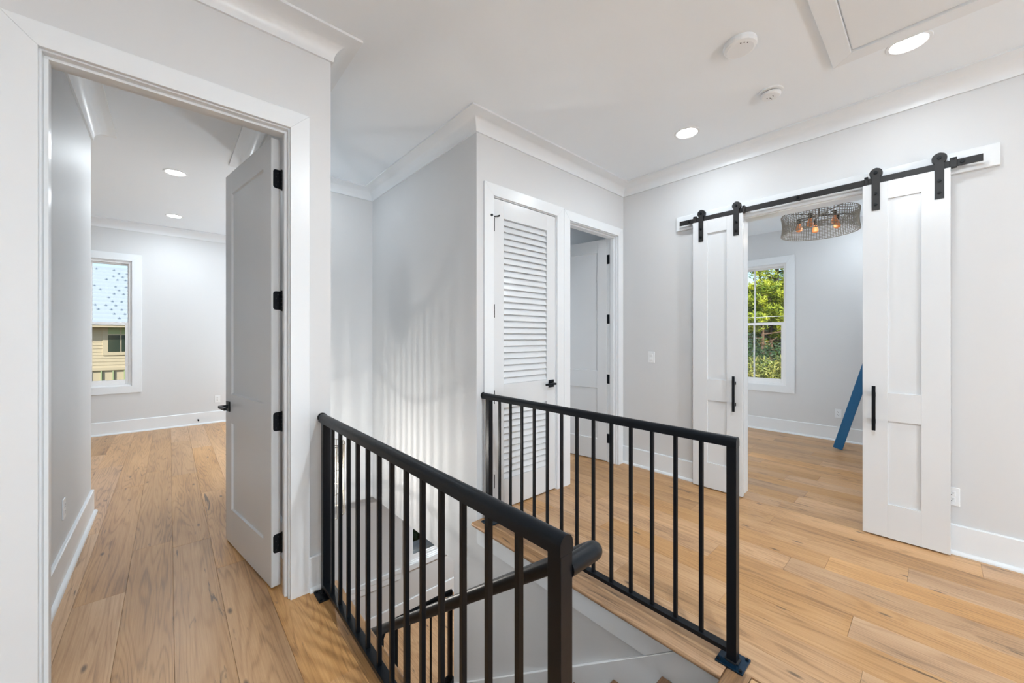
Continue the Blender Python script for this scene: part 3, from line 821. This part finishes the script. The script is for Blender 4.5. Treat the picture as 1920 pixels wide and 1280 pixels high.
downlight(0.045, 5.06, CH, 'nearer round recessed light on the bedroom ceiling', 10)
downlight(0.050, 6.88, CH, 'farther round recessed light near the bedroom window wall', 10)
downlight(0.55, -1.60, CH, 'unseen recessed light added to the hall behind the camera', 13)  # this and the later downlights are added out of view to brighten rooms
downlight(1.20, 0.05, CH, 'unseen recessed light added above the head of the stairs', 30)
downlight(0.92, 3.75, CH, 'recessed light added over the stairwell, hidden by the bedroom wall', 2.2)
downlight(1.95, 5.06, CH, 'added recessed bedroom light on the right, hidden by the door')
downlight(1.95, 6.88, CH, 'added recessed bedroom light at the far right, hidden by the door')
downlight(5.90, 0.42, 2.9, 'unseen recessed light added to the far room above the blue board', 6)
downlight(3.3, 3.75, -0.43, 'unseen recessed light added over the landing below', 20)

def fill_globe(x, y, zc, power, label, z0=0.0, r=0.15):  # unseen glowing globes, added to light the rooms more evenly
    e = empty('added_fill_globe', (x, y, z0), 0, label, 'fill light', 'added fill globes')
    bm = bmesh.new(); lathe(bm, [(0, 0), (0.14, 0), (0.14, 0.012), (0.02, 0.022), (0, 0.022)], seg=32); mk('base', bm, M['black'], e, local=True, smooth=True)
    bm = bmesh.new(); cyl(bm, (0, 0), 'Z', 0.010, 0.02, zc-z0-r+0.01, 14); mk('pole', bm, M['black'], e, local=True, smooth=True)
    g = emitter('fill_globe_glow', (0.84, 0.93, 1.0), power/(math.pi*4*math.pi*r*r))
    bm = bmesh.new(); bmesh.ops.create_icosphere(bm, subdivisions=3, radius=r); bmesh.ops.translate(bm, verts=bm.verts[:], vec=(0, 0, zc-z0)); mk('glow_sphere', bm, g, e, local=True, smooth=True)
    return e
fill_globe(0.75, -4.55, 0.95, 205, 'unseen fill globe added far down the hall behind the camera', r=0.2)
fill_globe(1.75, 6.00, 1.05, 42, 'fill globe added in the bedroom, hidden by the open door')
fill_globe(4.50, 2.75, 1.05, 29, 'fill globe added in the far room, hidden by the hall wall')
fill_globe(3.20, 3.85, 1.25, 9, 'unseen fill globe added in the room behind the panel door', r=0.10)

sd = empty('smoke_alarm', (2.366, 0.730, CH), 0, 'large flat round alarm on the ceiling left of the hatch', 'smoke alarm')
bm = bmesh.new(); lathe(bm, [(0, -0.038), (0.066, -0.037), (0.079, -0.031), (0.083, -0.020), (0.083, -0.010)], seg=16); mk('cover', bm, M['plastic'], sd, local=True)
bm = bmesh.new(); lathe(bm, [(0.080, -0.010), (0.080, 0.0)], seg=32); mk('base', bm, M['plastic'], sd, local=True, smooth=True)
for i in range(3):
    bm = bmesh.new(); t = R(200+18*i); cyl(bm, (0.055*math.cos(t), 0.055*math.sin(t)), 'Z', 0.003, -0.0395, -0.0365, 8); mk('indicator', bm, M['slot'], sd, local=True)
sd = empty('smoke_detector', (2.985, 0.738, CH), 0, 'small round smoke detector on the ceiling near the barn door wall', 'smoke alarm')
bm = bmesh.new(); lathe(bm, [(0.070, 0.0), (0.070, -0.008), (0.062, -0.012), (0, -0.012)], seg=36); mk('base', bm, M['plastic'], sd, local=True, smooth=True)
bm = bmesh.new(); lathe(bm, [(0.052, -0.0121), (0.052, -0.017), (0, -0.017)], seg=36); mk('vent_gap', bm, M['slot'], sd, local=True)
bm = bmesh.new(); lathe(bm, [(0.057, -0.017), (0.057, -0.028), (0.050, -0.036), (0.030, -0.040), (0, -0.040)], seg=36); cv = mk('cover', bm, M['plastic'], sd, local=True, smooth=True)
for dx, dy in ((0.020, 0.0), (-0.006, 0.018), (-0.010, -0.016), (0.004, 0.004)):
    B('slot', M['slot'], cv, dx-0.006, dx+0.006, dy-0.002, dy+0.002, -0.0408, -0.0375, local=True)

hat = empty('attic_hatch', (2.32, 0.03, CH), 0, 'white framed access hatch in the ceiling', 'ceiling hatch')
hx0, hx1, hy0, hy1, hw = 1.62, 2.982, -0.36, 0.414, 0.092
for pts in ([(hx1, hy0), (hx1, hy1), (hx1-hw, hy1-hw), (hx1-hw, hy0+hw)], [(hx0, hy1), (hx0, hy0), (hx0+hw, hy0+hw), (hx0+hw, hy1-hw)],
            [(hx1, hy1), (hx0, hy1), (hx0+hw, hy1-hw), (hx1-hw, hy1-hw)], [(hx0, hy0), (hx1, hy0), (hx1-hw, hy0+hw), (hx0+hw, hy0+hw)]):
    bm = bmesh.new(); prism(bm, pts, 'Z', CH-0.020, CH); bmesh.ops.bevel(bm, geom=bm.edges[:], offset=0.0015, segments=1, affect='EDGES'); mk('frame_board', bm, M['trim'], hat)
B('hatch_panel', M['trim'], hat, hx0+hw+0.006, hx1-hw-0.006, hy0+hw+0.006, hy1-hw-0.006, CH-0.008, CH, bev=0.001)

# ------------------------------------------------------------------ wall plates
def plate(name, loc, rotz, kind, label, cat):
    """local: x across, y towards the room is -y, z up; origin plate centre on the wall"""
    e = empty(name, loc, rotz, label, cat)
    B('cover_plate', M['plastic'], e, -0.035, 0.035, -0.006, 0.0, -0.0575, 0.0575, local=True, bev=0.002)
    if kind == 'switch':
        B('bezel', M['plastic'], e, -0.0175, 0.0175, -0.0075, -0.004, -0.034, 0.034, local=True, bev=0.0008)
        bm = bmesh.new(); prism(bm, [(-0.0076, -0.031), (-0.0105, -0.029), (-0.0080, 0.0), (-0.0115, 0.030), (-0.0076, 0.031)], 'X', -0.0150, 0.0150); mk('rocker', bm, M['plastic'], e, local=True)
    else:
        for zz in (-0.019, 0.019):
            bm = bmesh.new(); box(bm, -0.0168, 0.0168, -0.0078, -0.004, zz-0.0145, zz+0.0145, bev=0.0015); rc = mk('receptacle', bm, M['plastic'], e, local=True)
            for sx in (-0.0062, 0.0062): B('slot', M['slot'], rc, sx-0.0013, sx+0.0013, -0.0082, -0.0070, zz-0.001, zz+0.008, local=True)
            bm = bmesh.new(); cyl(bm, (0, zz-0.0075), 'Y', 0.0026, -0.0082, -0.0070, 10); mk('slot', bm, M['slot'], rc, local=True)
    for zz in ((-0.045, 0.045) if kind == 'switch' else (0.0,)):
        bm = bmesh.new(); cyl(bm, (0, zz), 'Y', 0.003, -0.0070, -0.0055, 10); mk('screw', bm, M['plastic'], e, local=True)
    return e
plate('light_switch', (XR, 1.957, 1.158), R(-90), 'switch', 'white rocker light switch on the wall left of the barn doors', 'light switch')
plate('wall_outlet', (XR, -0.066, 0.355), R(-90), 'outlet', 'white outlet partly hidden behind the near barn door edge', 'outlet')
plate('wall_outlet', (-0.45, 3.325, 0.385), R(90), 'outlet', 'white outlet above the baseboard just inside the bedroom doorway', 'outlet')
plate('wall_outlet', (0.575, YBF, 0.375), 0, 'outlet', 'white outlet on the bedroom end wall beside the open door', 'outlet')
plate('wall_outlet', (XF, 0.86, 0.36), R(-90), 'outlet', 'white outlet behind the blue board in the far room', 'outlet')
ds = empty('door_stop', (0.335, YBF-0.016, 0.075), 0, 'small dark spring door stop on the bedroom baseboard', 'door stop')
bm = bmesh.new(); lathe(bm, [(0, 0), (0.012, 0), (0.012, 0.006), (0.005, 0.008), (0.005, 0.060), (0, 0.060)], seg=16)
bmesh.ops.rotate(bm, verts=bm.verts[:], matrix=Matrix.Rotation(R(90), 3, 'X')); mk('rod', bm, M['black'], ds, local=True, smooth=True)
bm = bmesh.new(); lathe(bm, [(0, 0.058), (0.010, 0.060), (0.010, 0.078), (0, 0.080)], seg=16)
bmesh.ops.rotate(bm, verts=bm.verts[:], matrix=Matrix.Rotation(R(90), 3, 'X')); mk('rubber_tip', bm, M['black'], ds, local=True, smooth=True)

# ------------------------------------------------------------------ woven drum lights
def drum(name, c, r, z0, z1, ztop, waist, nv, nh, bulbs, label, lamp_w, wire=0.0029, soft=0.10, can=0.065):
    e = empty(name, (c[0], c[1], ztop), 0, label, 'pendant light')
    def rad(t): return r - waist*math.sin(math.pi*t)
    bm = bmesh.new(); S = 64
    for k in range(nh+1):
        t = k/nh; z = z0+(z1-z0)*t; rr = rad(t)
        w = 0.0042 if k in (0, nh) else wire
        seg = 4 if w == wire else 8
        rings = []
        for i in range(S):
            a = 2*math.pi*i/S
            rings.append([bm.verts.new((c[0]+(rr+w*math.cos(q))*math.cos(a), c[1]+(rr+w*math.cos(q))*math.sin(a), z+w*math.sin(q))) for q in [2*math.pi*j/seg for j in range(seg)]])
        for i in range(S):
            A, Bq = rings[i], rings[(i+1) % S]
            for j in range(seg): bm.faces.new((A[j], A[(j+1) % seg], Bq[(j+1) % seg], Bq[j]))
    for i in range(nv):
        a = 2*math.pi*i/nv
        tube(bm, [(c[0]+(rad(t)+0.002)*math.cos(a), c[1]+(rad(t)+0.002)*math.sin(a), z0+(z1-z0)*t) for t in (0, 0.25, 0.5, 0.75, 1)], wire, 4, False)
    mk('wire_shade', bm, M['wire'], e, smooth=True)
    bm = bmesh.new(); cyl(bm, c, 'Z', 0.008, z1-0.03, ztop, 12); cyl(bm, c, 'Z', can, ztop-0.022, ztop, 28); mk('stem', bm, M['brass'], e, smooth=True)
    bm = bmesh.new()
    for i in range(4):
        a = R(45+90*i); tube(bm, [(c[0], c[1], z1-0.02), (c[0]+rad(1)*math.cos(a), c[1]+rad(1)*math.sin(a), z1)], 0.004, 8)
    mk('spider', bm, M['brass'], e)
    for i in range(bulbs):
        a = R(20+360*i/bulbs); q = (c[0]+r*0.52*math.cos(a), c[1]+r*0.52*math.sin(a))
        zs = z1-0.075
        bm = bmesh.new(); cyl(bm, q, 'Z', 0.016, zs, zs+0.055, 14); tube(bm, [(q[0], q[1], zs+0.05), (c[0], c[1], z1-0.02)], 0.005, 8); so = mk('socket', bm, M['brass'], e, smooth=True)
        bm = bmesh.new(); lathe(bm, [(0.013, zs), (0.018, zs-0.02), (0.030, zs-0.055), (0.026, zs-0.080), (0, zs-0.092)], q, 16); mk('bulb', bm, M['bulb'], so, smooth=True)
    if lamp_w:
        ld = bpy.data.lights.new('lamp', 'POINT'); ld.energy = lamp_w; ld.shadow_soft_size = soft; ld.color = (1.0, 0.95, 0.88)
        lo = bpy.data.objects.new('lamp', ld); COL.objects.link(lo); lo.parent = e; lo.location = (0, 0, (z0+z1)/2-ztop-0.03)
    return e
drum('drum_chandelier', (5.10, 0.826), 0.326, 2.462, 2.668, 2.9, 0.012, 84, 13, 5, 'wide woven wire drum chandelier with amber bulbs in the far room', 2.2)
drum('wire_pendant', (0.905, 3.30), 0.175, -0.06, 0.50, CH, 0.010, 44, 3, 3, 'tall wire pendant hanging in the stairwell behind the railing post', 18, 0.0032, 0.010, 0.04)

# ------------------------------------------------------------------ blue board
lb = empty('leaning_board', (6.05, 0.80, 0.0), 0, 'blue painted board leaning in the far room beside the barn door', 'board')
bm = bmesh.new()
ang = math.atan(0.2586); Lb = 2.235
box(bm, -0.019, 0.019, -0.045, 0.045, 0, Lb, bev=0.003)
bmesh.ops.rotate(bm, verts=bm.verts[:], cent=(0, 0, 0), matrix=Matrix.Rotation(ang, 3, 'X'))
zm = min(v.co.z for v in bm.verts); bmesh.ops.translate(bm, verts=bm.verts[:], vec=(0, 0, -zm+0.0005))
mk('board', bm, M['blue'], lb, local=True)

# ------------------------------------------------------------------ outside: ground, neighbour, pines
bm = bmesh.new(); box(bm, -60, 80, -60, 80, -4.2, -4.0)
for f in bm.faces: pass
tag(mk('ground', bm, M['ground']), 'brown leaf covered ground outside', 'ground', kind='structure')

nb = empty('neighbour_house', (-1.5, 20.2, -4.0), 0, 'cream sided neighbouring house with pale shingle roof', 'house')
K = 20/13.0
def nz(z): return 1.36 + (z-1.36)*K
X0, X1 = -6.0, 3.0
B('wall', M['siding'], nb, X0, X1, 20.02, 26.0, -4.0, 1.95)
bm = bmesh.new()
zc = nz(0.64)
while zc < 1.86:
    prism(bm, [(20.02, zc), (19.985, zc), (20.0, zc+0.125), (20.02, zc+0.125)], 'X', X0, X1); zc += 0.118
sdg = mk('lap_siding', bm, M['siding'], nb); sdg['kind'] = 'stuff'
B('trim_band', M['siding'], nb, X0, X1, 19.95, 20.02, nz(0.59), nz(0.66), bev=0.004)
for i in range(26):
    x = -1.178*K + 0.292*(i-12)
    B('batten', M['green'], nb, x-0.016, x+0.016, 19.965, 20.02, -2.5, nz(0.585))
wx0, wx1, wz0, wz1 = -1.10*K, -0.62*K, nz(1.0), nz(1.78)
wf = B('window', M['siding'], nb, wx0-0.09, wx1+0.09, 19.955, 20.0, wz0-0.09, wz1+0.06, bev=0.005)
for a, b in ((wx0+0.05, (wx0+wx1)/2-0.02), ((wx0+wx1)/2+0.02, wx1-0.05)):
    for c, d, mt in ((wz0+0.04, nz(1.415), 'darkglass'), (nz(1.44), wz1-0.04, 'green')):
        B('pane', M[mt], wf, a, b, 19.945, 19.957, c, d)
B('eave_fascia', M['siding'], nb, X0-0.3, X1+0.3, 19.55, 20.02, 1.72, 1.84, bev=0.005)
bm = bmesh.new(); n = 15
for i in range(n):
    ya, yb = 19.5+4.6*i/n, 19.5+4.6*(i+1)/n; za, zb = 1.84+2.56*i/n, 1.84+2.56*(i+1)/n
    prism(bm, [(ya, za-0.01), (ya, za+0.070), (yb+0.08, zb+0.045), (yb+0.08, zb-0.01)], 'X', X0-0.3, X1+0.3)
    for k in range(34):
        x = X0-0.3 + 0.28*k + (0.14 if i % 2 else 0) + random.uniform(-0.03, 0.03)
        if random.random() < 0.55: box(bm, x, x+0.05, ya-0.03, ya+0.10, za+0.045, za+0.085)
rf = mk('shingle_roof', bm, M['shingle'], nb); rf['kind'] = 'stuff'
B('roof_back', M['shingle'], nb, X0-0.3, X1+0.3, 24.1, 26.6, 1.84, 4.36)

def foliage(bm, c, rad, n, size, flat=1.0):
    for _ in range(n):
        while True:
            v = Vector((random.uniform(-1, 1), random.uniform(-1, 1), random.uniform(-1, 1)))
            if v.length < 1: break
        p = Vector(c) + Vector((v.x*rad, v.y*rad, v.z*rad*flat))
        d = Vector((random.gauss(0, 1), random.gauss(0, 1), random.gauss(0, 0.8)+0.3)).normalized()
        t = d.cross(Vector((random.gauss(0, 1), random.gauss(0, 1), random.gauss(0, 1)))).normalized()
        s = size*random.uniform(0.6, 1.4)
        a = [bm.verts.new(p + d*s), bm.verts.new(p + t*s*0.22), bm.verts.new(p - d*s*0.6), bm.verts.new(p - t*s*0.22)]
        bm.faces.new(a)

def pine(x, y, zbase, ztop, zcrown, rt, label, leaf='needle', bark='bark', spread=1.6, clumps=16, per=130, lean=0.0):
    e = empty('pine_tree', (x, y, zbase), 0, label, 'tree', 'pines behind the far room window')
    H = ztop-zbase
    bm = bmesh.new()
    pts = [(x + lean*k/6 + random.uniform(-.06, .06), y + random.uniform(-.06, .06), zbase + H*k/6) for k in range(7)]
    tube(bm, pts, [rt*(1-0.11*k) for k in range(7)], 10); tk = mk('trunk', bm, M[bark], e, smooth=True)
    fb = bmesh.new()
    for i in range(clumps):
        t = (i+0.5)/clumps; z = zcrown + (ztop-zcrown)*t
        a = i*2.4 + random.uniform(-.5, .5); rr = spread*(1.15-0.75*t)*random.uniform(0.35, 1.0)
        f = (z-zbase)/H
        cx, cy = x+lean*f, y
        end = (cx+rr*math.cos(a), cy+rr*math.sin(a), z+rr*0.25)
        bm = bmesh.new(); tube(bm, [(cx, cy, z), ((cx+end[0])/2, (cy+end[1])/2, z+rr*0.08), end], [rt*0.28, rt*0.2, rt*0.08], 6)
        mk('branch', bm, M[bark], tk)
        foliage(fb, end, 0.55*spread/1.6*random.uniform(0.7, 1.2), int(per*2.6), 0.085, 0.55)
    fo = mk('needles', fb, M[leaf], e); fo['kind'] = 'stuff'
    return e

def shrub(x, y, z0, r, h, leaf, label, n=5600, size=0.08, group='undergrowth behind the far room window'):
    e = empty('shrub', (x, y, z0), 0, label, 'shrub', group)
    bm = bmesh.new()
    for i in range(5):
        a = i*1.3; tube(bm, [(x, y, z0), (x+r*0.5*math.cos(a), y+r*0.5*math.sin(a), z0+h*0.6)], [0.05, 0.02], 6)
    mk('stems', bm, M['barkd'], e)
    bm = bmesh.new()
    for i in range(14):
        foliage(bm, (x+random.uniform(-.7, .7)*r, y+random.uniform(-.7, .7)*r, z0+h*random.uniform(0.35, 0.9)), r*0.5, n//14, size, 0.7)
    fo = mk('leaves', bm, M[leaf], e); fo['kind'] = 'stuff'
    return e

pine(17.5, 4.167, -4, 6.3, 3.3, 0.15, 'tall pine with forked boughs at the right of the window', 'needle', 'barkd', 1.25, 13)
pine(19.5, 5.223, -4, 5.3, 4.25, 0.11, 'slim pine with a flat yellow-green crown left of centre', 'needle', 'barkd', 1.7, 14, 170)
pine(14.5, 3.838, -4, 3.1, 1.1, 0.09, 'short pine with a sunlit pale trunk in the middle', 'needle', 'bark', 1.2, 14)
pine(15.5, 3.815, -4, 3.0, 0.9, 0.10, 'bushy yellow-green pine under the tall forked one', 'needle', 'bark', 1.3, 16)
pine(16.0, 3.619, -4, 3.3, 0.8, 0.10, 'bushy pine cut by the right edge of the sash', 'needle', 'barkd', 1.2, 16)
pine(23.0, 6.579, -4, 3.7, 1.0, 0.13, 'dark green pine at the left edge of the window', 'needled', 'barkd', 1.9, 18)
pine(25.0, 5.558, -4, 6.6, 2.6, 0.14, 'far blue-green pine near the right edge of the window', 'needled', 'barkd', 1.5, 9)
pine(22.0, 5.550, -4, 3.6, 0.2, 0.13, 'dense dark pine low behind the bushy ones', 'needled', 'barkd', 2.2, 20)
pine(16.5, 4.649, -4, 2.9, 0.4, 0.10, 'bushy sunlit pine low at the left of the window', 'needle', 'bark', 1.3, 16)
shrub(13.0, 3.579, -4.0, 1.2, 5.2, 'brush', 'tan and yellow bush low at the left of the lower sash')
shrub(13.2, 3.330, -4.0, 1.1, 5.0, 'brush', 'yellow-green bush at the bottom centre of the lower sash')
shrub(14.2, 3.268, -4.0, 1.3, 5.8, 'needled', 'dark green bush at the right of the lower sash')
shrub(12.6, 2.850, -4.0, 1.0, 5.1, 'brush', 'olive bush in the lower right corner of the sash')
shrub(16.0, 4.202, -4.0, 1.6, 6.6, 'brush', 'tangled brown-green thicket behind the low bushes', 7000)
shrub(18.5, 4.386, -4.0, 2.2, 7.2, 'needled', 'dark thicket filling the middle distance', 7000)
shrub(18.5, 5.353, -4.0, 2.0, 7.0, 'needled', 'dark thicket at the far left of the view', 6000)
ul = empty('utility_line', (12.0, -3.0, -4.0), 0, 'thin pale wire crossing in front of the pines', 'wire')
bm = bmesh.new(); tube(bm, [(12.0, -3.0, 2.05), (12.0, 1.0, 1.95), (12.0, 4.0, 1.90), (12.0, 8.0, 1.95), (12.0, 12.0, 2.05)], 0.005, 6); mk('wire', bm, M['board'], ul)
for yy in (-3.0, 12.0):
    bm = bmesh.new(); cyl(bm, (12.0, yy), 'Z', 0.12, -4.0, 2.6, 12, 0.09); mk('pole', bm, M['bark'], ul, smooth=True)

pr = empty('porch_roof', (3.2, 5.6, -2.2), 0, 'white boarded porch roof below the landing window', 'roof')
for i in range(7):
    B('roof_board', M['board'], pr, 1.0, 6.0, 5.05+0.135*i, 5.05+0.135*i+0.122, -2.17-0.0, -2.13, bev=0.004)
shrub(4.6, 8.0, -4.0, 1.8, 2.6, 'needled', 'dark hedge beyond the porch roof', 2600, 0.2, 'hedge beyond the porch roof')
